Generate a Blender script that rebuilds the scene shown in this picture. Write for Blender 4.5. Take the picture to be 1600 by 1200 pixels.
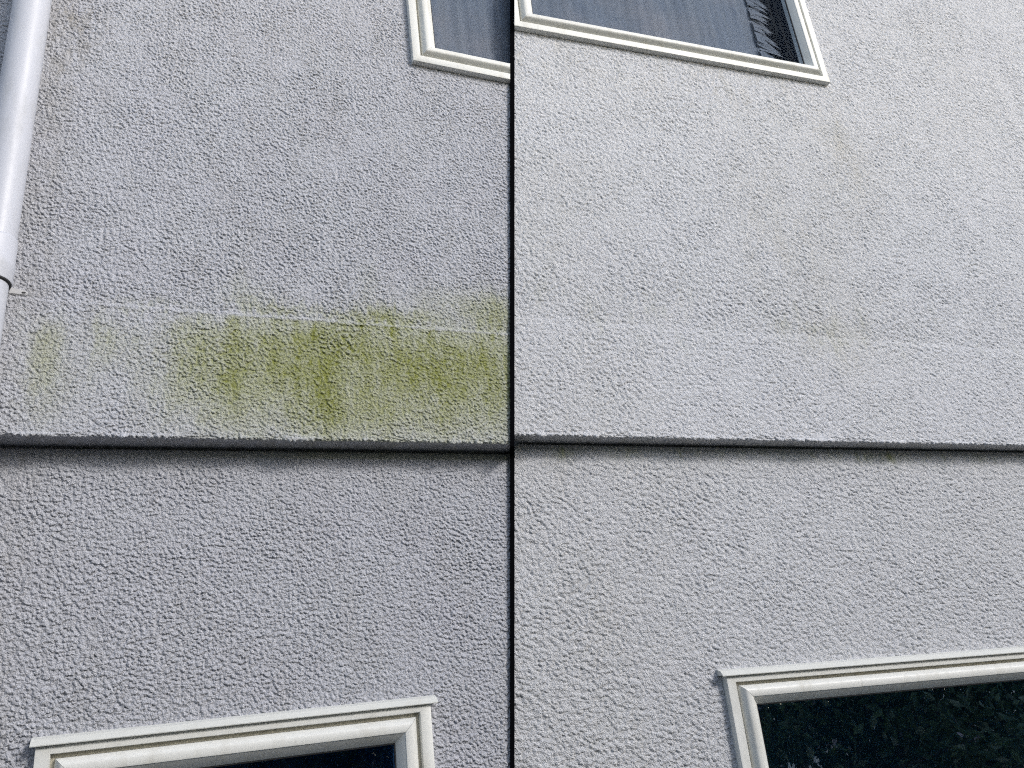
import bpy, bmesh, math
import numpy as np
from mathutils import Matrix, Vector

# ------------------------------------------------------------------ frames
# Two faces of a rendered house wall meet at a shallow fold.  Columns: along the wall, down, into the wall
# (as seen from where the photographer stands).
RL = np.array([[0.92498, 0.11385, -0.36256], [0.04361, 0.91597, 0.39887], [0.37751, -0.38475, 0.84229]])
RR = np.array([[0.9533, 0.08633, -0.28942], [0.03814, 0.9162, 0.3989], [0.29961, -0.39131, 0.87012]])
Z0, EYE = 2.4, 2.0
_up = -(RL[:, 1] + RR[:, 1]); _up /= np.linalg.norm(_up)
_in = RL[:, 2] + RR[:, 2]; _in -= _up * (_in @ _up); _in /= np.linalg.norm(_in)
_rt = np.cross(_in, _up)
C2W = np.array([_rt, _in, _up])
EYEP = np.array([0, 0, EYE])

scene = bpy.context.scene
for o in list(bpy.data.objects):
    bpy.data.objects.remove(o)

# ------------------------------------------------------------------ camera
cam = bpy.data.cameras.new('camera')
cam.sensor_width = 36.0
cam.lens = 1260.3 / 1600 * 36.0
cam.clip_start, cam.clip_end = 0.02, 500
camo = bpy.data.objects.new('camera', cam)
scene.collection.objects.link(camo)
B = C2W @ np.diag([1, -1, -1])
camo.matrix_world = Matrix([[*B[0], 0], [*B[1], 0], [*B[2], EYE], [0, 0, 0, 1]])
scene.camera = camo

# ------------------------------------------------------------------ light
SUN_DIR = Vector((0.50, -0.62, 0.47)).normalized()          # towards the sun: high, from the right and in front
SUN_EL = math.asin(SUN_DIR.z)
SUN_AZ = math.atan2(SUN_DIR.x, SUN_DIR.y)
world = bpy.data.worlds.new('World'); scene.world = world
world.use_nodes = True
wn = world.node_tree; wn.nodes.clear()
sky = wn.nodes.new('ShaderNodeTexSky'); sky.sky_type = 'NISHITA'
sky.sun_disc = False
sky.sun_elevation = SUN_EL; sky.sun_rotation = SUN_AZ
sky.air_density = 1.0; sky.dust_density = 1.5; sky.ozone_density = 1.0
hs = wn.nodes.new('ShaderNodeHueSaturation'); hs.inputs['Saturation'].default_value = 0.76   # thin high cloud
bgd = wn.nodes.new('ShaderNodeBackground'); bgd.inputs['Strength'].default_value = 0.115
wo = wn.nodes.new('ShaderNodeOutputWorld')
wn.links.new(sky.outputs[0], hs.inputs['Color']); wn.links.new(hs.outputs[0], bgd.inputs['Color'])
wn.links.new(bgd.outputs[0], wo.inputs['Surface'])
sun = bpy.data.lights.new('sun', 'SUN'); sun.energy = 0.9; sun.angle = math.radians(12); sun.color = (1.0, 0.97, 0.93)
suno = bpy.data.objects.new('sun', sun); scene.collection.objects.link(suno)
suno.rotation_euler = SUN_DIR.to_track_quat('Z', 'Y').to_euler()
suno.location = (3, -4, 8)
scene.view_settings.view_transform = 'Standard'; scene.view_settings.look = 'None'
scene.view_settings.exposure = 1.06; scene.view_settings.gamma = 1.0
scene.cycles.use_denoising = False; scene.cycles.use_adaptive_sampling = False; scene.cycles.filter_width = 1.1; scene.cycles.sample_clamp_indirect = 4.0
scene.cycles.max_bounces = 8; scene.cycles.diffuse_bounces = 3; scene.cycles.transparent_max_bounces = 12

# ------------------------------------------------------------------ helpers
class Frame:
    def __init__(s, R):
        s.h, s.up, s.out = C2W @ R[:, 0], -(C2W @ R[:, 1]), -(C2W @ R[:, 2])
        s.o = C2W @ np.array([0, 0, Z0]) + EYEP
    def p(s, u, w, o):
        u, w, o = np.broadcast_arrays(np.asarray(u, float), np.asarray(w, float), np.asarray(o, float))
        return s.o + u[..., None] * s.h + w[..., None] * s.up + o[..., None] * s.out
FL, FR = Frame(RL), Frame(RR)
CUT_N = C2W[:, 0]                    # the divide between the two wall faces lies in this plane through the eye point
HALF = 3.4 / 1260.3                  # half width of the added divider strip
def cut_normal(sgn): return CUT_N - (0.5 / 1260.3 + sgn * HALF) * C2W[:, 2]
def side(P, sgn): return (P - EYEP) @ (CUT_N - (0.5 / 1260.3 + sgn * HALF * 0.75) * C2W[:, 2])

def link(name, me, mat=None, parent=None):
    ob = bpy.data.objects.new(name, me); scene.collection.objects.link(ob)
    if mat is not None and not me.materials: me.materials.append(mat)
    if parent is not None: ob.parent = parent
    return ob
def empty(name, label, cat, group=None, loc=(0, 0, 0)):
    ob = bpy.data.objects.new(name, None); scene.collection.objects.link(ob)
    ob['label'] = label; ob['category'] = cat
    if group: ob['group'] = group
    ob.empty_display_size = 0.1
    return ob
def mesh(name, V, F, smooth=False):
    me = bpy.data.meshes.new(name)
    me.from_pydata([tuple(map(float, v)) for v in V], [], F)
    me.validate(); me.update()
    if smooth: me.polygons.foreach_set('use_smooth', np.ones(len(me.polygons), bool))
    return me

def mat(name):
    m = bpy.data.materials.new(name); m.use_nodes = True
    nt = m.node_tree
    return m, nt, nt.nodes['Principled BSDF'], nt.nodes['Material Output']
def N(nt, t, **kw):
    n = nt.nodes.new(t)
    for k, v in kw.items():
        if k in n.inputs: n.inputs[k].default_value = v
        else: setattr(n, k, v)
    return n
def noise(nt, scale, detail=4, rough=0.55, vec=None, dist=0.0):
    n = N(nt, 'ShaderNodeTexNoise', Scale=scale, Detail=detail, Roughness=rough, Distortion=dist)
    if vec is not None: nt.links.new(vec, n.inputs['Vector'])
    return n
def ramp(nt, src, stops):
    r = nt.nodes.new('ShaderNodeValToRGB'); e = r.color_ramp.elements
    while len(e) < len(stops): e.new(0.5)
    for el, (p, c) in zip(e, stops):
        el.position = p; el.color = (*c, 1) if not isinstance(c, (int, float)) else (c, c, c, 1)
    nt.links.new(src, r.inputs[0]); return r
def mix(nt, fac, a, b, mode='MIX'):
    m = nt.nodes.new('ShaderNodeMix'); m.data_type = 'RGBA'; m.blend_type = mode
    for i, v in ((0, fac), (6, a), (7, b)):
        if hasattr(v, 'is_linked'): nt.links.new(v, m.inputs[i])
        elif i == 0: m.inputs[0].default_value = v
        else: m.inputs[i].default_value = (*v, 1)
    return m.outputs[2]

# ------------------------------------------------------------------ materials
def stucco_mat(name, base, base2, warm, dirt_shade):
    m, nt, bs, out = mat(name)
    tc = N(nt, 'ShaderNodeTexCoord').outputs['Object']
    n1 = noise(nt, 5.5, 5, 0.6, tc); n2 = noise(nt, 160, 3, 0.6, tc); n3 = noise(nt, 2.1, 3, 0.5, tc)
    c = mix(nt, ramp(nt, n1.outputs[0], [(0.30, 0.15), (0.72, 0.85)]).outputs[0], base, base2)
    c = mix(nt, ramp(nt, n3.outputs[0], [(0.48, 0.0), (0.75, 0.22)]).outputs[0], c, warm)
    # paint worn unevenly on the aggregate
    c = mix(nt, ramp(nt, n2.outputs[0], [(0.3, 0.0), (0.75, 0.5)]).outputs[0], c,
            tuple(min(1, v * 1.18) for v in base2))
    ga = N(nt, 'ShaderNodeAttribute', attribute_name='grime').outputs['Fac']  # real grime, plus the shade painted on the soffit
    c = mix(nt, ga, c, dirt_shade)
    al = N(nt, 'ShaderNodeAttribute', attribute_name='algae').outputs['Fac']
    r = ramp(nt, al, [(0.0, (0.42, 0.435, 0.32)), (0.45, (0.345, 0.365, 0.18)), (1.0, (0.215, 0.235, 0.045))])
    fa = ramp(nt, al, [(0.0, 0.0), (0.3, 0.45), (0.7, 0.82), (1.0, 0.97)])
    c = mix(nt, fa.outputs[0], c, r.outputs[0])
    nt.links.new(c, bs.inputs['Base Color'])
    bs.inputs['Roughness'].default_value = 0.88
    bs.inputs['Specular IOR Level'].default_value = 0.25
    b1 = noise(nt, 430, 4, 0.65, tc)
    b2 = noise(nt, 210, 3, 0.6, tc)
    vo = N(nt, 'ShaderNodeTexVoronoi', Scale=260.0, Randomness=1.0); nt.links.new(tc, vo.inputs['Vector'])
    ad = N(nt, 'ShaderNodeMath', operation='ADD'); nt.links.new(b1.outputs[0], ad.inputs[0]); nt.links.new(b2.outputs[0], ad.inputs[1])
    a2 = N(nt, 'ShaderNodeMath', operation='SUBTRACT'); nt.links.new(ad.outputs[0], a2.inputs[0]); nt.links.new(vo.outputs['Distance'], a2.inputs[1])
    bp = N(nt, 'ShaderNodeBump', Strength=0.85, Distance=0.0030); nt.links.new(a2.outputs[0], bp.inputs['Height'])
    nt.links.new(bp.outputs[0], bs.inputs['Normal'])
    return m
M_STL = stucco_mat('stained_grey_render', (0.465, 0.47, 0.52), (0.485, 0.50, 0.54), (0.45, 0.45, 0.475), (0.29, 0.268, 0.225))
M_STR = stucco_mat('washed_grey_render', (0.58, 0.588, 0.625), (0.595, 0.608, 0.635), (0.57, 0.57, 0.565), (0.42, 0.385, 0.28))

def paint_mat(name, col, rough=0.4, grime=(0.32, 0.30, 0.22), amount=0.5, spec=None):
    m, nt, bs, out = mat(name)
    tc = N(nt, 'ShaderNodeTexCoord').outputs['Object']
    mp = N(nt, 'ShaderNodeMapping'); mp.inputs['Scale'].default_value = (1, 1, 0.35); nt.links.new(tc, mp.inputs[0])
    n1 = noise(nt, 22, 6, 0.65, mp.outputs[0]); n2 = noise(nt, 300, 2, 0.5, tc)
    c = mix(nt, ramp(nt, n1.outputs[0], [(0.5, 0.0), (0.78, amount)]).outputs[0], col, grime)
    c = mix(nt, ramp(nt, n2.outputs[0], [(0.62, 0.0), (0.8, amount * 0.5)]).outputs[0], c, grime)
    nt.links.new(c, bs.inputs['Base Color'])
    r = ramp(nt, n1.outputs[0], [(0.3, rough), (0.8, min(1, rough + 0.25))]); nt.links.new(r.outputs[0], bs.inputs['Roughness'])
    bp = N(nt, 'ShaderNodeBump', Strength=0.08, Distance=0.001); nt.links.new(n2.outputs[0], bp.inputs['Height'])
    nt.links.new(bp.outputs[0], bs.inputs['Normal'])
    if spec is not None: bs.inputs['Specular IOR Level'].default_value = spec
    return m
M_FRAME = paint_mat('off_white_window_frame', (0.70, 0.705, 0.675), 0.38, (0.38, 0.355, 0.28), 0.4)
M_FLASH = paint_mat('off_white_flashing', (0.62, 0.63, 0.60), 0.35, (0.36, 0.34, 0.28), 0.3)
M_PIPE = paint_mat('white_plastic_pipe', (0.52, 0.535, 0.59), 0.36, (0.33, 0.335, 0.33), 0.5)
M_SEAL = paint_mat('black_rubber', (0.02, 0.02, 0.022), 0.6, (0.04, 0.04, 0.04), 0.3)
M_BAR = paint_mat('black_strip', (0.004, 0.004, 0.005), 0.9, (0.008, 0.008, 0.008), 0.4, 0.0)
M_WSEAL = paint_mat('grimy_weather_seal', (0.52, 0.49, 0.40), 0.7, (0.14, 0.12, 0.08), 0.6)
M_SCREW = paint_mat('dark_screw', (0.03, 0.03, 0.03), 0.5, (0.06, 0.05, 0.04), 0.4)

def glass_mat(name, tint, refl, streak):
    m, nt, bs, out = mat(name)
    nt.nodes.remove(bs)
    tr = N(nt, 'ShaderNodeBsdfTransparent'); tr.inputs[0].default_value = (*tint, 1)
    gl = N(nt, 'ShaderNodeBsdfGlossy'); gl.inputs['Roughness'].default_value = 0.004; gl.inputs[0].default_value = (0.62, 0.80, 1.0, 1)
    fr = N(nt, 'ShaderNodeFresnel', IOR=refl)
    bf = N(nt, 'ShaderNodeNewGeometry'); sb = N(nt, 'ShaderNodeMath', operation='SUBTRACT'); sb.inputs[0].default_value = 1.0; nt.links.new(bf.outputs['Backfacing'], sb.inputs[1])
    ml = N(nt, 'ShaderNodeMath', operation='MULTIPLY'); nt.links.new(fr.outputs[0], ml.inputs[0]); nt.links.new(sb.outputs[0], ml.inputs[1])
    m1 = N(nt, 'ShaderNodeMixShader'); nt.links.new(ml.outputs[0], m1.inputs[0]); nt.links.new(tr.outputs[0], m1.inputs[1]); nt.links.new(gl.outputs[0], m1.inputs[2])
    # rain-dried dust runs down the pane
    tc = N(nt, 'ShaderNodeTexCoord').outputs['Object']
    mp = N(nt, 'ShaderNodeMapping'); mp.inputs['Scale'].default_value = (60, 60, 2.2); nt.links.new(tc, mp.inputs[0])
    n1 = noise(nt, 1.0, 3, 0.55, mp.outputs[0], 0.3)
    df = N(nt, 'ShaderNodeBsdfDiffuse'); df.inputs[0].default_value = (0.55, 0.56, 0.58, 1)
    r = ramp(nt, n1.outputs[0], [(0.5, 0.0), (0.85, streak)])
    m2 = N(nt, 'ShaderNodeMixShader'); nt.links.new(r.outputs[0], m2.inputs[0]); nt.links.new(m1.outputs[0], m2.inputs[1]); nt.links.new(df.outputs[0], m2.inputs[2])
    nt.links.new(m2.outputs[0], out.inputs['Surface'])
    return m
M_GLASS_UP = glass_mat('dusty_window_glass', (0.92, 0.95, 0.985), 1.07, 0.022)
M_GLASS_LO = glass_mat('clear_window_glass', (0.75, 0.85, 0.9), 2.8, 0.003)
M_GLASS_LL = glass_mat('navy_window_glass', (0.60, 0.74, 0.90), 1.45, 0.002)
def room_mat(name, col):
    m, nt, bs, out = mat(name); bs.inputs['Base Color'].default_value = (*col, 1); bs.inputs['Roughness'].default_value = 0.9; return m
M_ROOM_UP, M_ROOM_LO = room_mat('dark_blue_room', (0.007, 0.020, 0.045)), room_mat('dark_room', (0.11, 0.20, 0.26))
m, nt, bs, out = mat('grey_reflection_sheet')  # reflected tones painted onto a sheet behind the pane
tc = N(nt, 'ShaderNodeTexCoord').outputs['Object']
mp = N(nt, 'ShaderNodeMapping'); mp.inputs['Scale'].default_value = (34, 34, 1.2); nt.links.new(tc, mp.inputs[0])
n1 = noise(nt, 1.0, 4, 0.6, mp.outputs[0], 0.4); n2 = noise(nt, 4, 3, 0.5, tc)
c = mix(nt, ramp(nt, n1.outputs[0], [(0.35, 0.0), (0.75, 1.0)]).outputs[0], (0.13, 0.145, 0.175), (0.175, 0.185, 0.205))
c = mix(nt, ramp(nt, n2.outputs[0], [(0.45, 0.0), (0.7, 0.6)]).outputs[0], c, (0.23, 0.21, 0.21))
nt.links.new(c, bs.inputs['Base Color']); bs.inputs['Roughness'].default_value = 0.95
M_REFL = m

# ------------------------------------------------------------------ ground
m, nt, bs, out = mat('concrete_paving')
tc = N(nt, 'ShaderNodeTexCoord').outputs['Object']
n1 = noise(nt, 1.2, 8, 0.65, tc); n2 = noise(nt, 90, 3, 0.6, tc)
c = mix(nt, n1.outputs[0], (0.10, 0.10, 0.095), (0.15, 0.148, 0.14)); c = mix(nt, ramp(nt, n2.outputs[0], [(0.4, 0.0), (0.8, 0.5)]).outputs[0], c, (0.08, 0.08, 0.075))
nt.links.new(c, bs.inputs['Base Color']); bs.inputs['Roughness'].default_value = 0.9
bp = N(nt, 'ShaderNodeBump', Strength=0.3, Distance=0.003); nt.links.new(n2.outputs[0], bp.inputs['Height']); nt.links.new(bp.outputs[0], bs.inputs['Normal'])
g = link('ground', mesh('ground', [(-120, -120, 0), (120, -120, 0), (120, 120, 0), (-120, 120, 0)], [(0, 1, 2, 3)]), m)
g['kind'] = 'structure'; g['label'] = 'grey concrete paving at the foot of the wall'

# ------------------------------------------------------------------ roughcast walls
def band_noise(shape, cell, lam, bw, seed, stretch=1.0):
    rng = np.random.default_rng(seed)
    ny, nx = shape
    F = np.fft.rfft2(rng.standard_normal(shape).astype(np.float32))
    ky = np.fft.fftfreq(ny, cell)[:, None] * stretch; kx = np.fft.rfftfreq(nx, cell)[None, :]
    k = np.hypot(kx, ky) + 1e-9
    F *= np.exp(-(np.log(k * lam)) ** 2 / (2 * bw * bw))
    r = np.fft.irfft2(F, s=shape); return (r / r.std()).astype(np.float32)
def low_noise(shape, cell, lam, seed, stretch=1.0):
    rng = np.random.default_rng(seed)
    ny, nx = shape
    F = np.fft.rfft2(rng.standard_normal(shape).astype(np.float32))
    ky = np.fft.fftfreq(ny, cell)[:, None] * stretch; kx = np.fft.rfftfreq(nx, cell)[None, :]
    k2 = (kx * kx + ky * ky) * lam * lam
    F *= 1.0 / (1.0 + k2) ** 1.1
    r = np.fft.irfft2(F, s=shape); return (r / r.std()).astype(np.float32)
def lumps(shape, cell, pitch, seed, rad):
    """Thrown aggregate: one uneven dome per jittered site, the highest one showing."""
    rng = np.random.default_rng(seed)
    ny, nx = shape
    gy, gx = int(ny * cell / pitch) + 4, int(nx * cell / pitch) + 4
    jy, jx = rng.random((gy, gx), dtype=np.float32), rng.random((gy, gx), dtype=np.float32)
    hh = rng.uniform(0.35, 1.0, (gy, gx)).astype(np.float32); rr = rng.uniform(0.6, 1.15, (gy, gx)).astype(np.float32) * rad
    an = rng.uniform(0, np.pi, (gy, gx)).astype(np.float32); ca, sa = np.cos(an), np.sin(an); el = rng.uniform(0.65, 1.0, (gy, gx)).astype(np.float32)
    y = (np.arange(ny, dtype=np.float32) * np.float32(cell / pitch) + 1.5)[:, None]; x = (np.arange(nx, dtype=np.float32) * np.float32(cell / pitch) + 1.5)[None, :]
    y0, x0 = y.astype(int)[:, 0], x.astype(int)[0]
    H = np.zeros(shape, np.float32)
    for dy in (-1, 0, 1):
        for dx in (-1, 0, 1):
            ii = np.ix_(y0 + dy, x0 + dx)
            qy = (y0 + dy)[:, None] + jy[ii] - y; qx = (x0 + dx)[None, :] + jx[ii] - x
            c_, s_ = ca[ii], sa[ii]
            p = (qx * c_ + qy * s_); q = (-qx * s_ + qy * c_) / el[ii]
            H = np.maximum(H, hh[ii] * (1 - (p * p + q * q) / rr[ii] ** 2))
    return H
def sample(A, cell, s, u):
    y = np.clip(s / cell, 0, A.shape[0] - 1.001); x = np.clip(u / cell, 0, A.shape[1] - 1.001)
    y0 = y.astype(int); x0 = x.astype(int); fy = (y - y0)[:, None]; fx = (x - x0)[None, :]
    g = lambda a, b: A[np.ix_(a, b)]
    return (g(y0, x0) * (1 - fx) + g(y0, x0 + 1) * fx) * (1 - fy) + (g(y0 + 1, x0) * (1 - fx) + g(y0 + 1, x0 + 1) * fx) * fy
def spaced(a, b, d0, dfun):
    out = [a]
    while out[-1] < b: out.append(out[-1] + dfun(out[-1]))
    return np.array(out)
def smooth01(x): x = np.clip(x, 0, 1); return x * x * (3 - 2 * x)

def build_wall(root, F, sgn, U0, U1, view_u, view_w, w_crease, w_lip, du, dw, holes, M, seed, style, stain_shade):
    W_TOP, W_BOT, PROUD, BACK = 3.1, -2.97, 0.030, style['back']
    # profile of the wall from top to bottom: plain face, kicked-out band, soffit, recessed lower face
    G = style['gap']
    prof = [(W_TOP, 0.0), (w_crease + 0.008, 0.0), (w_crease + 0.002, style['bead']), (w_crease - 0.002, style['bead']), (w_crease - 0.010, 0.0025),
            (w_lip + 0.010, PROUD - 0.002), (w_lip + 0.003, PROUD), (w_lip - 0.001, PROUD - 0.004), (w_lip + 0.001, PROUD - 0.012),
            (w_lip + 0.004, BACK - 0.016), (w_lip + 0.002, BACK - 0.020), (w_lip - G, BACK - 0.019), (w_lip - G - 0.002, BACK - 0.004), (w_lip - G - 0.008, BACK), (W_BOT, BACK)]
    prof = np.array(prof)
    seg = np.hypot(*np.diff(prof, axis=0).T); cum = np.concatenate([[0], np.cumsum(seg)])
    s_of_w = lambda w: np.interp(-w, -prof[:2, 0], cum[:2]) if w > w_crease + 0.008 else cum[-2] + (prof[-2, 0] - w)
    s_v0 = s_of_w(view_w[1]); s_v1 = s_of_w(view_w[0]); s_l0, s_l1 = cum[4], cum[-2]
    def ds(s):
        if s < s_v0: return max(dw(view_w[1]), min(0.12, (s_v0 - s) * 0.35))
        if s > s_v1: return max(dw(view_w[0]), min(0.12, (s - s_v1) * 0.35))
        if cum[5] - 0.012 < s < cum[13] + 0.004: return 0.0017
        return dw(np.interp(s, cum, prof[:, 0]))
    S = spaced(0, cum[-1], 0, ds); S[-1] = cum[-1]
    def dU(u):
        if u < view_u[0]: return max(du(view_u[0]), min(0.12, (view_u[0] - u) * 0.35))
        if u > view_u[1]: return max(du(view_u[1]), min(0.12, (u - view_u[1]) * 0.35))
        return du(u)
    U = spaced(U0, U1, 0, dU)
    Wp = np.interp(S, cum, prof[:, 0]); Op = np.interp(S, cum, prof[:, 1])
    tw = np.gradient(Wp, S); to = np.gradient(Op, S)
    for _ in range(2):
        tw = np.convolve(np.pad(tw, 1, 'edge'), [.25, .5, .25], 'valid'); to = np.convolve(np.pad(to, 1, 'edge'), [.25, .5, .25], 'valid')
    ln = np.hypot(tw, to); tw /= ln; to /= ln
    nW, nO = to, -tw                                  # outward normal of the profile
    # --- the roughcast relief
    cell = style['cell']
    shp = (int((S[-1]) / cell) + 4, int((U[-1] - U[0]) / cell) + 4)
    shp = (shp[0] + shp[0] % 2, shp[1] + shp[1] % 2)
    a = band_noise(shp, cell, style['lam'], 0.45, seed, 1.0)
    b = band_noise(shp, cell, style['lam'] * 2.2, 0.45, seed + 1)
    c = band_noise(shp, cell, style['lam'] * 0.55, 0.35, seed + 2)
    big = low_noise(shp, cell, 0.22, seed + 3)
    k = style['cap']
    D = lumps(shp, cell, style['lam'] * style['lump'], seed + 9, style['rad'])
    H = style['mix'] * (D - D.mean()) / D.std() + (1 - style['mix']) * a + style['b'] * b + 0.22 * c
    H = np.where(H > 0, k * np.tanh(H / k), H * 1.1) - 0.1
    H *= style['amp'] * (1 + 0.09 * np.clip(big, -2, 2))
    H += 0.0003 * big
    H = sample(H, cell, S, U - U[0])
    # worked smoother on the soffit, just below it, and along the crease
    calm = np.ones(len(S))
    calm *= 1 - 0.35 * np.exp(-((S - (cum[2] + 0.002)) / 0.005) ** 2)
    so = (S > cum[8]) & (S < cum[13]); calm[so] *= 0.4
    below = S >= cum[13]; calm[below] *= 0.5 + 0.5 * smooth01((S[below] - cum[13]) / 0.07)
    H = H * calm[:, None]
    lip = np.exp(-((S - cum[6]) / 0.006) ** 2)
    H += lip[:, None] * (0.0012 * sample(b, cell, S * 0 + 0.5, U - U[0]) + 0.0020 * sample(big, cell, S * 0 + 0.7, U - U[0]))      # ragged drip edge
    UU = np.broadcast_to(U[None, :], H.shape)
    sag = np.clip(H, -0.001, 0.004) * style['sag']                      # thrown lumps slump a little before they set
    WW = Wp[:, None] + H * nW[:, None] - sag * (nO[:, None] > 0.5); OO = Op[:, None] + H * nO[:, None]
    P = F.p(UU, WW, OO)
    # --- stains and painted soffit shade
    st = low_noise(shp, cell, 0.03, seed + 5, 2.4); st2 = low_noise(shp, cell, 0.08, seed + 6, 3.5)
    st = sample(st, cell, S, U - U[0]); st2 = sample(st2, cell, S, U - U[0])
    algae, grime = stain_shade(UU, np.broadcast_to(Wp[:, None], H.shape), np.broadcast_to(Op[:, None], H.shape), st, st2, H / style['amp'], np.broadcast_to(((S > cum[8]) & (S < cum[12]))[:, None], H.shape))
    # --- faces
    keep = (side(P, sgn) * sgn > 0)
    nS, nU = H.shape
    I = np.arange(nS * nU).reshape(nS, nU)
    q = np.stack([I[:-1, :-1], I[1:, :-1], I[1:, 1:], I[:-1, 1:]], -1)
    ok = keep[:-1, :-1] | keep[1:, :-1] | keep[1:, 1:] | keep[:-1, 1:]
    uc = (U[:-1] + U[1:])[None, :] / 2; sc = (S[:-1] + S[1:])[:, None] / 2
    wc = np.interp(sc, cum, prof[:, 0])
    for (a0, a1, b0, b1) in holes:
        ok &= ~((uc > a0) & (uc < a1) & (wc > b0) & (wc < b1))
    cuts = [0, np.searchsorted(S, cum[2] + 0.004), np.searchsorted(S, cum[-2]), nS - 1]
    for name, i0, i1 in (('upper_wall', cuts[0], cuts[1]), ('kicked_out_band', cuts[1], cuts[2]), ('lower_wall', cuts[2], cuts[3])):
        f = q[i0:i1][ok[i0:i1]]
        used = np.unique(f); remap = np.full(nS * nU, -1, np.int64); remap[used] = np.arange(len(used))
        f = remap[f]
        me = bpy.data.meshes.new(name)
        me.vertices.add(len(used)); me.loops.add(f.size); me.polygons.add(len(f))
        me.vertices.foreach_set('co', P.reshape(-1, 3)[used].astype(np.float32).ravel())
        me.loops.foreach_set('vertex_index', f.astype(np.int32).ravel())
        me.polygons.foreach_set('loop_start', np.arange(0, f.size, 4, dtype=np.int32))
        me.polygons.foreach_set('use_smooth', np.ones(len(f), bool))
        me.update(calc_edges=True)
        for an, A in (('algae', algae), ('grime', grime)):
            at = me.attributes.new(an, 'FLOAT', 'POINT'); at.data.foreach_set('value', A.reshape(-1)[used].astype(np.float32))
        link(name, me, M, root)

STREAKS = [(-0.554, 0.164, -0.148, 0.044, 0.85), (-0.487, 0.17, 0.03, 0.035, 0.55), (-0.7, 0.162, -0.055, 0.122, 0.62), (-0.818, 0.151, -0.13, 0.043, 0.45),
    (-0.731, 0.035, -0.213, 0.141, 0.38), (-0.905, 0.153, -0.116, 0.033, 0.45), (-0.941, 0.094, -0.2, 0.023, 0.28), (-0.205, 0.141, -0.052, 0.116, 0.62),
    (-0.086, 0.14, -0.202, 0.089, 0.5), (-0.253, 0.065, -0.204, 0.131, 0.42), (-0.57, -0.031, -0.21, 0.099, 0.35), (-0.412, 0.115, -0.116, 0.045, 0.12),
    (-1.208, 0.135, -0.19, 0.030, 0.50), (-1.08, 0.141, -0.026, 0.028, 0.42), (-1.243, 0.105, -0.144, 0.012, 0.2), (-1.137, 0.009, -0.204, 0.04, 0.1),
    (-1.013, 0.125, -0.07, 0.017, 0.18), (-0.319, 0.101, -0.037, 0.033, 0.35), (-0.838, 0.028, -0.214, 0.06, 0.2), (-0.401, -0.061, -0.207, 0.105, 0.25)]
PATCHES = [(-0.391, 0.194, 0.070, 0.024, 0.6), (-0.747, 0.212, 0.057, 0.032, 0.3), (-0.031, 0.23, 0.072, 0.054, 0.55), (-0.262, 0.193, 0.059, 0.021, 0.3),
    (-0.559, 0.193, 0.106, 0.018, 0.25), (-0.176, 0.266, 0.082, 0.04, 0.2), (-0.418, 0.307, 0.027, 0.048, 0.15), (-0.985, 0.175, 0.091, 0.013, 0.2),
    (-0.782, 0.269, 0.027, 0.04, 0.15), (-0.68, 0.188, 0.051, 0.014, 0.3)]
def stain_shade_left(u, w, o, n, n2, h, soffit):
    a = np.zeros(u.shape, np.float32)
    uw = u + 0.004 * n + 0.003 * n2
    on_band = smooth01((0.172 - w) / 0.012) * (w > -0.225)
    for (c, t, b, hw, s) in STREAKS:
        v = smooth01((t - w) / 0.11 + 0.22) * smooth01((w - b) / max(0.05, (t - b) * 0.8) + 0.3)
        a += 0.62 * s * np.exp(-np.abs((uw - c) / (hw * 1.4)) ** 1.35) * v * on_band
    rng = np.random.default_rng(77)
    for _ in range(75):                                             # thin runs down the band
        c, hw, s, ln = rng.uniform(-1.28, 0.0), rng.uniform(0.004, 0.013), rng.uniform(0.03, 0.11), rng.uniform(0.15, 0.45)
        if c < -0.95: s *= 0.55
        a += s * np.exp(-np.abs((u + 0.003 * n - c) / hw) ** 1.8) * smooth01((w - 0.165 + ln) / (ln * 0.8)) * on_band
    a += on_band * smooth01((uw + 1.00) / 0.5) * (0.19 + 0.17 * smooth01((w + 0.24) / 0.34))
    a = np.minimum(a, 0.55 + 0.45 * (1 - np.exp(-np.clip(a - 0.55, 0, 2) / 0.45)))
    for (c, d, su, sw, s) in PATCHES:
        a += 0.85 * s * np.exp(-np.abs((uw - c) / (su * 1.2)) ** 2.0 - np.abs((w - d + 0.012 * n) / (sw * 1.25)) ** 1.7)
    a += 0.27 * smooth01((u + 0.95) / 0.9) * np.exp(-np.abs((w - 0.165) / 0.06)) * (w > 0.165)       # faint bloom above the crease
    a *= np.clip(0.97 + 0.06 * n + 0.06 * n2, 0.3, 1.4)
    a *= np.clip(1.0 - 0.20 * h, 0.45, 1.4)                       # thicker between the grit than on its tips
    crest = np.exp(-((w - 0.165) / 0.0035) ** 2) * (o < 0.02)       # the crease itself is rubbed clean
    a *= 1 - 0.5 * crest
    a = np.where(soffit, a * 0.3, a)
    g = 0.20 * np.exp(-((u + 1.235) / 0.06) ** 2) * smooth01((w - 0.75) / 0.3) * np.clip(0.8 + 0.5 * n, 0, 2)
    g += 0.14 * np.exp(-((u + 1.26) / 0.05) ** 2) * np.clip(0.8 + 0.4 * n, 0, 2)
    g += np.clip(0.04 * n2 + 0.02, 0, 0.2)
    g = np.where(soffit, 0.22 + 0.12 * n, g)                        # shade painted on the underside
    return np.clip(a, 0, 1), np.clip(g, 0, 0.7)
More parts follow.
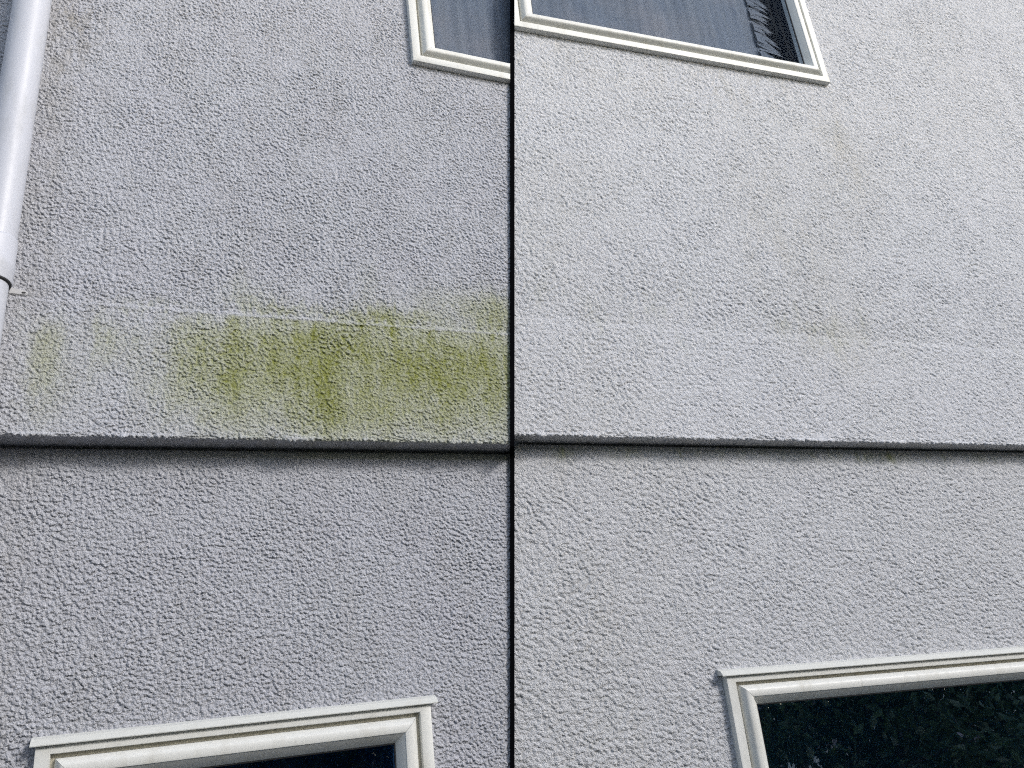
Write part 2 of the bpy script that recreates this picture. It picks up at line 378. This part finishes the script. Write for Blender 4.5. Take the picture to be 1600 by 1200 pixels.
def stain_shade_right(u, w, o, n, n2, h, soffit):
    a = 0.10 * np.exp(-((u - 1.19) / 0.16) ** 2 - ((w - 0.24) / 0.07) ** 2) + 0.05 * np.exp(-((w - 0.27) / 0.12) ** 2) * np.clip(n2, 0, 2)
    a += 0.20 * np.exp(-((w + 0.20) / 0.022) ** 2) * (o < -0.03) * np.clip(0.6 + 0.5 * n2, 0, 2)
    g = 0.11 * np.exp(-((u - 1.15) / 0.28) ** 2 - ((w - 0.70) / 0.34) ** 2) + 0.10 * np.exp(-((u - 1.2) / 0.2) ** 2 - ((w - 0.2) / 0.14) ** 2)
    g += 0.10 * np.exp(-((u - 1.52) / 0.14) ** 2 - ((w - 1.0) / 0.25) ** 2)
    g += 0.06 * np.exp(-((u - 0.15) / 0.3) ** 2) * (w < 0.9) + 0.08 * np.exp(-((u - 1.53) / 0.03) ** 2) * smooth01((1.45 - w) / 0.1) * smooth01((w - 0.7) / 0.5)
    under_sill = smooth01((1.44 - w) / 0.02) * smooth01((w - 1.05) / 0.4) * (u < 1.54) * (u > 0.13)
    g += 0.05 * under_sill * np.clip(n2 + 0.2, 0, 2)               # dust runs below the sill
    g *= 1.5 * np.clip(0.9 + 0.12 * n + 0.2 * n2, 0, 2) * np.clip(1.0 - 0.15 * h, 0.6, 1.3)
    g = np.where(soffit, 0.2 + 0.1 * n, g)  # soffit shade put into the colour
    return np.clip(a * np.clip(0.8 + 0.4 * n, 0, 2), 0, 1), np.clip(g, 0, 0.5)

wall_l = empty('house_wall', 'rough grey rendered wall with green algae streaks along its kicked-out band', 'wall', 'two faces of the rendered house wall')
wall_r = empty('house_wall', 'rough pale grey rendered wall with a clean unstained band', 'wall', 'two faces of the rendered house wall')
wall_l['kind'] = wall_r['kind'] = 'thing'

WIN = {  # u0, u1, w0, w1, out of the wall face behind
    'UL': (-0.227, 0.75, 1.187, 2.45, 0.0), 'LL': (-1.154, -0.311, -1.95, -0.846, -0.045),
    'UR': (0.130, 1.535, 1.445, 2.75, 0.0), 'LR': (0.550, 2.35, -1.95, -0.846, -0.035)}
def hole(k): u0, u1, w0, w1, o = WIN[k]; return (u0 + 0.015, u1 - 0.015, w0 + 0.015, w1 - 0.015)
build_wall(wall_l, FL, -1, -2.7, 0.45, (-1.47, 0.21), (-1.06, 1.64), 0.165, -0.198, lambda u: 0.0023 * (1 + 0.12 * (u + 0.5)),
           lambda w: 0.0024 * (1 + 0.18 * w), [hole('UL'), hole('LL')], M_STL, 11, dict(back=-0.045, lam=0.0078, amp=0.00180, cap=1.7, sag=0.9, mix=0.75, lump=0.92, rad=0.80, b=0.14, gap=0.003, bead=0.0030, cell=0.0019), stain_shade_left)
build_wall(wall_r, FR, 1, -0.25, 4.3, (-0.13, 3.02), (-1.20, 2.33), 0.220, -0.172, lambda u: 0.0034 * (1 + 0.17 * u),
           lambda w: 0.0034 * (1 + 0.18 * w), [hole('UR'), hole('LR')], M_STR, 47, dict(back=-0.035, lam=0.0100, amp=0.00200, cap=0.95, sag=0.9, mix=0.65, lump=0.92, rad=0.95, b=0.16, gap=0.0015, bead=0.0012, cell=0.0025), stain_shade_right)

# ------------------------------------------------------------------ windows
def ring(F, rect, prof, base, name, material, parent, sides=(0, 1, 2, 3), gap=0.0, cut=0, smooth=False):
    """A mitred frame: prof = [(inset, out)], one mesh holding the listed sides (0 sill, 1 right, 2 head, 3 left)."""
    u0, u1, w0, w1 = rect
    V, Fc = [], []
    for s in sides:
        st = len(V)
        for (i, o) in prof:
            c = [(u0 + i, w0 + i), (u1 - i, w0 + i), (u1 - i, w1 - i), (u0 + i, w1 - i)]
            p, q = np.array(c[s]), np.array(c[(s + 1) % 4]); d = (q - p) / np.linalg.norm(q - p) * gap
            for x in (p + d, q - d): V.append(F.p(x[0], x[1], base + o))
        n = len(prof)
        for j in range(n - 1):
            a = st + 2 * j; Fc.append((a, a + 1, a + 3, a + 2))
        if gap:
            Fc.append(tuple(st + 2 * j for j in range(n))); Fc.append(tuple(st + 2 * j + 1 for j in reversed(range(n))))
    me = mesh(name, V, Fc)
    bm = bmesh.new(); bm.from_mesh(me)
    bmesh.ops.remove_doubles(bm, verts=bm.verts, dist=1e-6)
    bmesh.ops.recalc_face_normals(bm, faces=bm.faces)
    if cut: clip(bm, cut)
    bm.to_mesh(me); bm.free()
    if smooth: me.polygons.foreach_set('use_smooth', np.ones(len(me.polygons), bool)); me.set_sharp_from_angle(angle=math.radians(35))
    return link(name, me, material, parent)
def clip(bm, sgn):
    g = list(bm.verts) + list(bm.edges) + list(bm.faces)
    bmesh.ops.bisect_plane(bm, geom=g, plane_co=EYEP, plane_no=cut_normal(sgn), clear_outer=sgn < 0, clear_inner=sgn > 0)
def quad_sheet(F, u0, u1, w0, w1, o, name, material, parent, thick=0.004, cut=0):
    V = [F.p(u, w, oo) for oo in (o, o - thick) for (u, w) in ((u0, w0), (u1, w0), (u1, w1), (u0, w1))]
    Fc = [(0, 1, 2, 3), (7, 6, 5, 4), (0, 4, 5, 1), (1, 5, 6, 2), (2, 6, 7, 3), (3, 7, 4, 0)]
    me = mesh(name, V, Fc)
    if cut:
        bm = bmesh.new(); bm.from_mesh(me); clip(bm, cut); bm.to_mesh(me); bm.free()
    return link(name, me, material, parent)
FRAME_PROF = [(0.0, -0.02), (0.0, 0.0185), (0.0012, 0.0215), (0.0035, 0.0225), (0.0255, 0.0225), (0.0280, 0.0215), (0.0288, 0.0195), (0.0290, 0.006), (0.0400, 0.005), (0.0405, -0.02)]
SASH_PROF = [(0.0375, 0.003), (0.0380, 0.0150), (0.0395, 0.0185), (0.0470, 0.0285), (0.0500, 0.0305), (0.0535, 0.0315), (0.0660, 0.0300), (0.0690, 0.0290), (0.0705, 0.0265)]
BEAD_PROF = [(0.0703, 0.0268), (0.0885, 0.0085), (0.0905, 0.0035), (0.0905, -0.02)]
def window(key, F, root, label, glass, cut=0, flashing=None):
    u0, u1, w0, w1, base = WIN[key]
    rect = (u0, u1, w0, w1)
    w = bpy.data.objects.new('window', None); scene.collection.objects.link(w); w.parent = root; w['label'] = label
    ring(F, rect, FRAME_PROF, base, 'outer_frame', M_FRAME, w, cut=cut, smooth=True)
    for s in range(4):
        ring(F, rect, SASH_PROF, base, 'sash_rail', M_FRAME, w, sides=(s,), gap=0.0004, cut=cut, smooth=True)
    ring(F, rect, [(0.0292, 0.0072), (0.0330, 0.0080), (0.0372, 0.0076)], base, 'weather_seal', M_WSEAL, w, cut=cut)
    ring(F, rect, BEAD_PROF, base, 'glazing_bead', M_FRAME, w, cut=cut, smooth=True)
    ring(F, rect, [(0.0895, 0.0040), (0.0900, 0.0062), (0.0925, 0.0052), (0.0930, 0.0015)], base, 'gasket', M_SEAL, w, cut=cut)
    quad_sheet(F, u0 + 0.088, u1 - 0.088, w0 + 0.088, w1 - 0.088, base + 0.003, 'glass_pane', glass, w, cut=cut)
    # the unlit room behind the pane
    a0, a1, b0, b1, d0, d1 = u0 + 0.03, u1 - 0.03, w0 + 0.03, w1 - 0.03, base - 0.012, base - 0.9
    V = [F.p(u, ww, o) for o in (d0, d1) for (u, ww) in ((a0, b0), (a1, b0), (a1, b1), (a0, b1))]
    me = mesh('room_lining', V, [(4, 5, 6, 7), (0, 1, 5, 4), (1, 2, 6, 5), (2, 3, 7, 6), (3, 0, 4, 7)])
    if cut:
        bm = bmesh.new(); bm.from_mesh(me); clip(bm, cut)
        bmesh.ops.holes_fill(bm, edges=[e for e in bm.edges if e.is_boundary and all(abs((np.array(v.co) - EYEP) @ cut_normal(cut)) < 1e-4 for v in e.verts)])
        bm.to_mesh(me); bm.free()
    link('room_lining', me, M_ROOM_UP if glass is M_GLASS_UP else M_ROOM_LO, w)
    if flashing:
        f0, f1 = flashing
        top = w1 + 0.008
        pr = [(top, base - 0.01), (top - 0.0005, base + 0.006), (top - 0.0060, base + 0.0200), (top - 0.0155, base + 0.0290), (top - 0.0180, base + 0.0315), (top - 0.0198, base + 0.0312),
              (top - 0.0200, base + 0.0290), (top - 0.0178, base + 0.0265), (top - 0.0165, base + 0.0230), (top - 0.0165, base - 0.01)]
        V = [F.p(u, a, o) for u in (f0, f1) for (a, o) in pr]; n = len(pr)
        Fc = [(j, j + 1, n + j + 1, n + j) for j in range(n - 1)] + [tuple(range(n)), tuple(range(2 * n - 1, n - 1, -1)), (n - 1, 0, n, 2 * n - 1)]
        me = mesh('head_flashing', V, Fc)
        bm = bmesh.new(); bm.from_mesh(me); bmesh.ops.recalc_face_normals(bm, faces=bm.faces); bm.to_mesh(me); bm.free()
        link('head_flashing', me, M_FLASH, w)
    return w
def reflection(F, w, u0, u1, w0, w1, o, seed, ragged, cut=0):  # added grey sheet behind the pane, standing in for a reflection
    rng = np.random.default_rng(seed)
    nu, nw = 90, 60
    V, Fc = [], []
    ph = rng.uniform(0, 6.28, 5)
    for j in range(nw + 1):
        ww = w0 + (w1 - w0) * j / nw
        ue = u1
        for i in range(nu + 1):
            u = u0 + (ue - u0) * i / nu
            oo = o + 0.0011 * math.sin(u * 47 + ph[0] + 2.5 * math.sin(u * 7 + ph[3]) + 0.5 * math.sin(ww * 3 + ph[3])) + 0.0015 * math.sin(u * 131 + ph[1] + ww) + 0.003 * math.sin(ww * 5 + u * 20 + ph[2])
            V.append(F.p(u, ww, oo))
    for j in range(nw):
        for i in range(nu):
            a = j * (nu + 1) + i; Fc.append((a, a + 1, a + nu + 2, a + nu + 1))
    if ragged:                                             # ragged edge of the imitated reflection, built from loose tufts
        for k in range(420):
            ww = rng.uniform(w0, w1); L = abs(rng.normal(0.035, 0.035)) + 0.012; t = rng.uniform(0.004, 0.016)
            sl = rng.uniform(-0.9, -0.2)
            b = len(V); oo = o + rng.uniform(-0.012, 0.012)
            V += [F.p(u1 - 0.012, ww - t, oo), F.p(u1 - 0.012, ww + t, oo), F.p(u1 + L * 0.55, ww + t * 0.5 + sl * L * 0.5, oo + 0.004), F.p(u1 + L, ww + sl * L, oo + 0.002)]
            Fc += [(b, b + 2, b + 1), (b, b + 3, b + 2)]
    me = mesh('reflection_sheet', V, Fc, True)
    if cut:
        bm = bmesh.new(); bm.from_mesh(me); clip(bm, cut); bm.to_mesh(me); bm.free()
    return link('reflection_sheet', me, M_REFL, w)

w = window('UL', FL, wall_l, 'off-white window corner with slate blue glass above the algae stains', M_GLASS_UP, cut=-1)
reflection(FL, w, -0.19, 0.70, 1.23, 2.40, -0.05, 3, False, cut=-1)
w = window('LL', FL, wall_l, 'off-white window with near-black navy glass below the stained band', M_GLASS_LL, flashing=(-1.163, -0.295))
w = window('UR', FR, wall_r, 'off-white window with an added ragged grey curtain edge against dark blue', M_GLASS_UP, cut=1)
reflection(FR, w, 0.17, 1.285, 1.48, 2.70, -0.05, 5, True)
w = window('LR', FR, wall_r, 'off-white window whose dark glass mirrors shrubs', M_GLASS_LO, flashing=(0.536, 2.364))

# ------------------------------------------------------------------ added strip drawing the dividing line between two separate views
def strip_point(t, out):
    z = (0.8562 * Z0 - out) / (0.3989 * t + 0.8562)
    return np.array([0.5 / 1260.3 * z, t * z, z])
V, Fc = [], []
# (height parameter down the divider, how far the strip stands out): it follows the relief of the wall
ts = [(-1.02, 0.008), (-0.48, 0.008), (-0.090, 0.008), (-0.055, 0.014), (0.052, 0.038), (0.077, 0.038), (0.087, -0.031), (0.48, -0.031), (1.2, -0.031), (2.25, -0.031)]
for t, o in ts:
    for (out, sg) in ((o, -1), (o, 1), (o - 0.07, 1), (o - 0.07, -1)):
        p = strip_point(t, out); p[0] += sg * 3.5 / 1260.3 * strip_point(t, o)[2]
        V.append(C2W @ p + EYEP)
for k in range(len(ts) - 1):
    a = 4 * k
    for j in range(4): Fc.append((a + j, a + (j + 1) % 4, a + 4 + (j + 1) % 4, a + 4 + j))
Fc += [(0, 1, 2, 3), tuple(4 * (len(ts) - 1) + j for j in (3, 2, 1, 0))]
me = mesh('divider_strip', V, Fc)
bm = bmesh.new(); bm.from_mesh(me); bmesh.ops.recalc_face_normals(bm, faces=bm.faces); bm.to_mesh(me); bm.free()
js = link('divider_strip', me, M_BAR)
js['label'] = 'added thin black dividing strip between the stained wall and the clean wall'; js['category'] = 'strip'

# ------------------------------------------------------------------ downpipe
def lathe(F, uc, oc, prof, name, material, parent, n=40):
    """prof = [(w, radius)] round an upright axis at (uc, oc)."""
    V, Fc = [], []
    for (ww, r) in prof:
        for k in range(n):
            a = 2 * math.pi * k / n; V.append(F.p(uc + r * math.cos(a), ww, oc + r * math.sin(a)))
    for j in range(len(prof) - 1):
        for k in range(n):
            a, b = j * n + k, j * n + (k + 1) % n; Fc.append((a, b, b + n, a + n))
    me = mesh(name, V, Fc, True); me.set_sharp_from_angle(angle=math.radians(40))
    bm = bmesh.new(); bm.from_mesh(me); bmesh.ops.recalc_face_normals(bm, faces=bm.faces); bm.to_mesh(me); bm.free()
    return link(name, me, material, parent)
PU, PO = -1.340, 0.068
dp = empty('downpipe', 'white plastic rainwater downpipe with a socket joint running up the wall', 'pipe')
lathe(FL, PU, PO, [(0.28, 0.0452), (1.4, 0.0452), (3.0, 0.0452)], 'upper_pipe', M_PIPE, dp)
lathe(FL, PU, PO, [(0.288, 0.0445), (0.285, 0.0474), (0.280, 0.0480), (0.224, 0.0480), (0.219, 0.0496), (0.206, 0.0500), (0.199, 0.0484), (0.172, 0.0484), (0.1685, 0.0473), (0.168, 0.0425)], 'socket', M_PIPE, dp)
lathe(FL, PU, PO, [(0.171, 0.0466), (0.1655, 0.0462), (0.1635, 0.0425), (0.171, 0.0415)], 'rubber_seal', M_SEAL, dp)
lathe(FL, PU, PO, [(0.30, 0.0415), (-1.0, 0.0415), (-2.95, 0.0415)], 'lower_pipe', M_PIPE, dp)
# small fixing lug on the wall beside the joint
bm = bmesh.new()
lug = [(-1.31, 0.195), (-1.284, 0.192), (-1.271, 0.187), (-1.268, 0.181), (-1.273, 0.176), (-1.31, 0.177)]
vb = [bm.verts.new(FL.p(u, ww, 0.0)) for u, ww in lug]; vf = [bm.verts.new(FL.p(u, ww, 0.0045)) for u, ww in lug]
bm.faces.new(vf); bm.faces.new(vb[::-1])
for j in range(len(lug)): bm.faces.new((vb[j], vb[(j + 1) % len(lug)], vf[(j + 1) % len(lug)], vf[j]))
bmesh.ops.bevel(bm, geom=[e for e in bm.edges if all(v in vf for v in e.verts)], offset=0.0018, segments=2, affect='EDGES')
bmesh.ops.recalc_face_normals(bm, faces=bm.faces)
me = bpy.data.meshes.new('pipe_bracket'); bm.to_mesh(me); bm.free()
br = link('pipe_bracket', me, paint_mat('pale_bracket', (0.52, 0.52, 0.53), 0.6, (0.35, 0.34, 0.32), 0.5), dp)
V = [FL.p(-1.2775 + 0.0045 * math.cos(a), 0.1825 + 0.0024 * math.sin(a), o) for o in (0.002, 0.0056) for a in np.linspace(0, 2 * math.pi, 12, endpoint=False)]
Fc = [tuple(range(12, 24))] + [(k, (k + 1) % 12, 12 + (k + 1) % 12, 12 + k) for k in range(12)]
link('screw', mesh('screw', V, Fc), M_SCREW, br)

# ------------------------------------------------------------------ garden shrubs facing the wall (some mirrored in the panes, all enlarged to shade its lower part)
m, nt, bs, out = mat('shrub_leaf')
gi = N(nt, 'ShaderNodeNewGeometry')
r = ramp(nt, gi.outputs['Random Per Island'], [(0.0, (0.035, 0.07, 0.02)), (0.5, (0.07, 0.12, 0.035)), (0.85, (0.12, 0.17, 0.06)), (1.0, (0.30, 0.32, 0.20))])
nt.links.new(r.outputs[0], bs.inputs['Base Color']); bs.inputs['Roughness'].default_value = 0.5
M_LEAF = m
m, nt, bs, out = mat('shrub_blossom'); bs.inputs['Base Color'].default_value = (0.62, 0.5, 0.5, 1); bs.inputs['Roughness'].default_value = 0.8; M_BLOS = m
m, nt, bs, out = mat('shrub_bark'); bs.inputs['Base Color'].default_value = (0.07, 0.05, 0.035, 1); bs.inputs['Roughness'].default_value = 0.9; M_BARK = m
def shrub_meshes(seed):
    rng = np.random.default_rng(seed)
    cl = [(rng.normal(0, 0.55), rng.normal(0, 0.45), rng.uniform(0.5, 2.9), rng.uniform(0.28, 0.5)) for _ in range(46)]
    V, Fc, VB, FB = [], [], [], []
    for (cx, cy, cz, cr) in cl:
        for k in range(230):
            d = rng.normal(size=3); d /= np.linalg.norm(d); rr = cr * rng.uniform(0.45, 1.05) ** 0.6
            c = np.array([cx, cy, cz]) + d * rr * np.array([1, 1, 0.85])
            a = rng.normal(size=3); a /= np.linalg.norm(a); b = np.cross(a, d + 0.3 * rng.normal(size=3)); b /= np.linalg.norm(b) + 1e-9
            L = rng.uniform(0.03, 0.06); Wd = L * 0.45; nrm = np.cross(a, b) * 0.15 * L
            i = len(V); V += [c - a * L, c + b * Wd + nrm, c + a * L, c - b * Wd + nrm]; Fc.append((i, i + 1, i + 2)); Fc.append((i, i + 2, i + 3))
        for k in range(3):
            d = rng.normal(size=3); d[1] = abs(d[1]); d /= np.linalg.norm(d); c = np.array([cx, cy, cz]) + d * cr * 1.02
            for q in range(9):
                e = rng.normal(size=3); e /= np.linalg.norm(e); f = np.cross(e, rng.normal(size=3)); f /= np.linalg.norm(f); c2 = c + 0.035 * rng.normal(size=3); s = rng.uniform(0.008, 0.024)
                i = len(VB); VB += [c2 - e * s, c2 + f * s * rng.uniform(0.4, 1), c2 + e * s * rng.uniform(0.3, 1), c2 - f * s * 0.6, c2 - (e + f) * s * 0.7]; FB.append((i, i + 1, i + 2, i + 3, i + 4))
    # stem with limbs
    VS, FS = [], []
    def tube(p, q, r0, r1, n=7):
        p, q = np.array(p, float), np.array(q, float); d = (q - p) / np.linalg.norm(q - p); x = np.cross(d, [0.3, 0.9, 0.1]); x /= np.linalg.norm(x); y = np.cross(d, x); b = len(VS)
        for (c, r) in ((p, r0), (q, r1)):
            for k in range(n): an = 6.2832 * k / n; VS.append(c + r * (math.cos(an) * x + math.sin(an) * y))
        for k in range(n): FS.append((b + k, b + (k + 1) % n, b + n + (k + 1) % n, b + n + k))
    tube((0, 0, 0), (0.03, 0.02, 0.7), 0.06, 0.045)
    for (cx, cy, cz, cr) in cl[::2]: tube((0.03 + 0.02 * cx, 0.02, min(0.7, cz * 0.6)), (cx, cy, cz), 0.03, 0.008)
    return mesh('crown', V, Fc), mesh('blossoms', VB, FB), mesh('stem', VS, FS, True)
SM = [shrub_meshes(5), shrub_meshes(6)]
for me_ in SM:
    me_[0].materials.append(M_LEAF); me_[1].materials.append(M_BLOS); me_[2].materials.append(M_BARK)
spots = [(-4.4, -3.5, 1.2, 1.5), (-2.7, -3.6, 0.3, 1.5), (-0.9, -3.4, 1.9, 1.6), (0.9, -3.7, 4.0, 1.5), (2.6, -3.3, 5.1, 1.45), (4.2, -3.5, 0.9, 1.35), (5.7, -3.1, 2.7, 1.3), (7.3, -3.4, 3.6, 1.35), (8.9, -3.2, 5.8, 1.3)]  # plain ones are unseen additions, scaled up to darken the lower wall
for i, (x, y, rz, sc) in enumerate(spots):
    r_ = empty('garden_shrub', 'flowering green shrub mirrored in the lower window glass of the clean wall' if x > 4 else 'unseen dark green shrub added and enlarged to shade the stained wall', 'shrub', 'flowering shrubs facing the clean wall' if x > 4 else 'added shrubs shading the stained wall')
    r_.location = (x, y, 0); r_.rotation_euler.z = rz; r_.scale = (sc, sc, sc)
    for nm, me_ in zip(('crown', 'blossoms', 'stem'), SM[i % 2]):
        if nm != 'blossoms' or x > 4: link(nm, me_, None, r_)
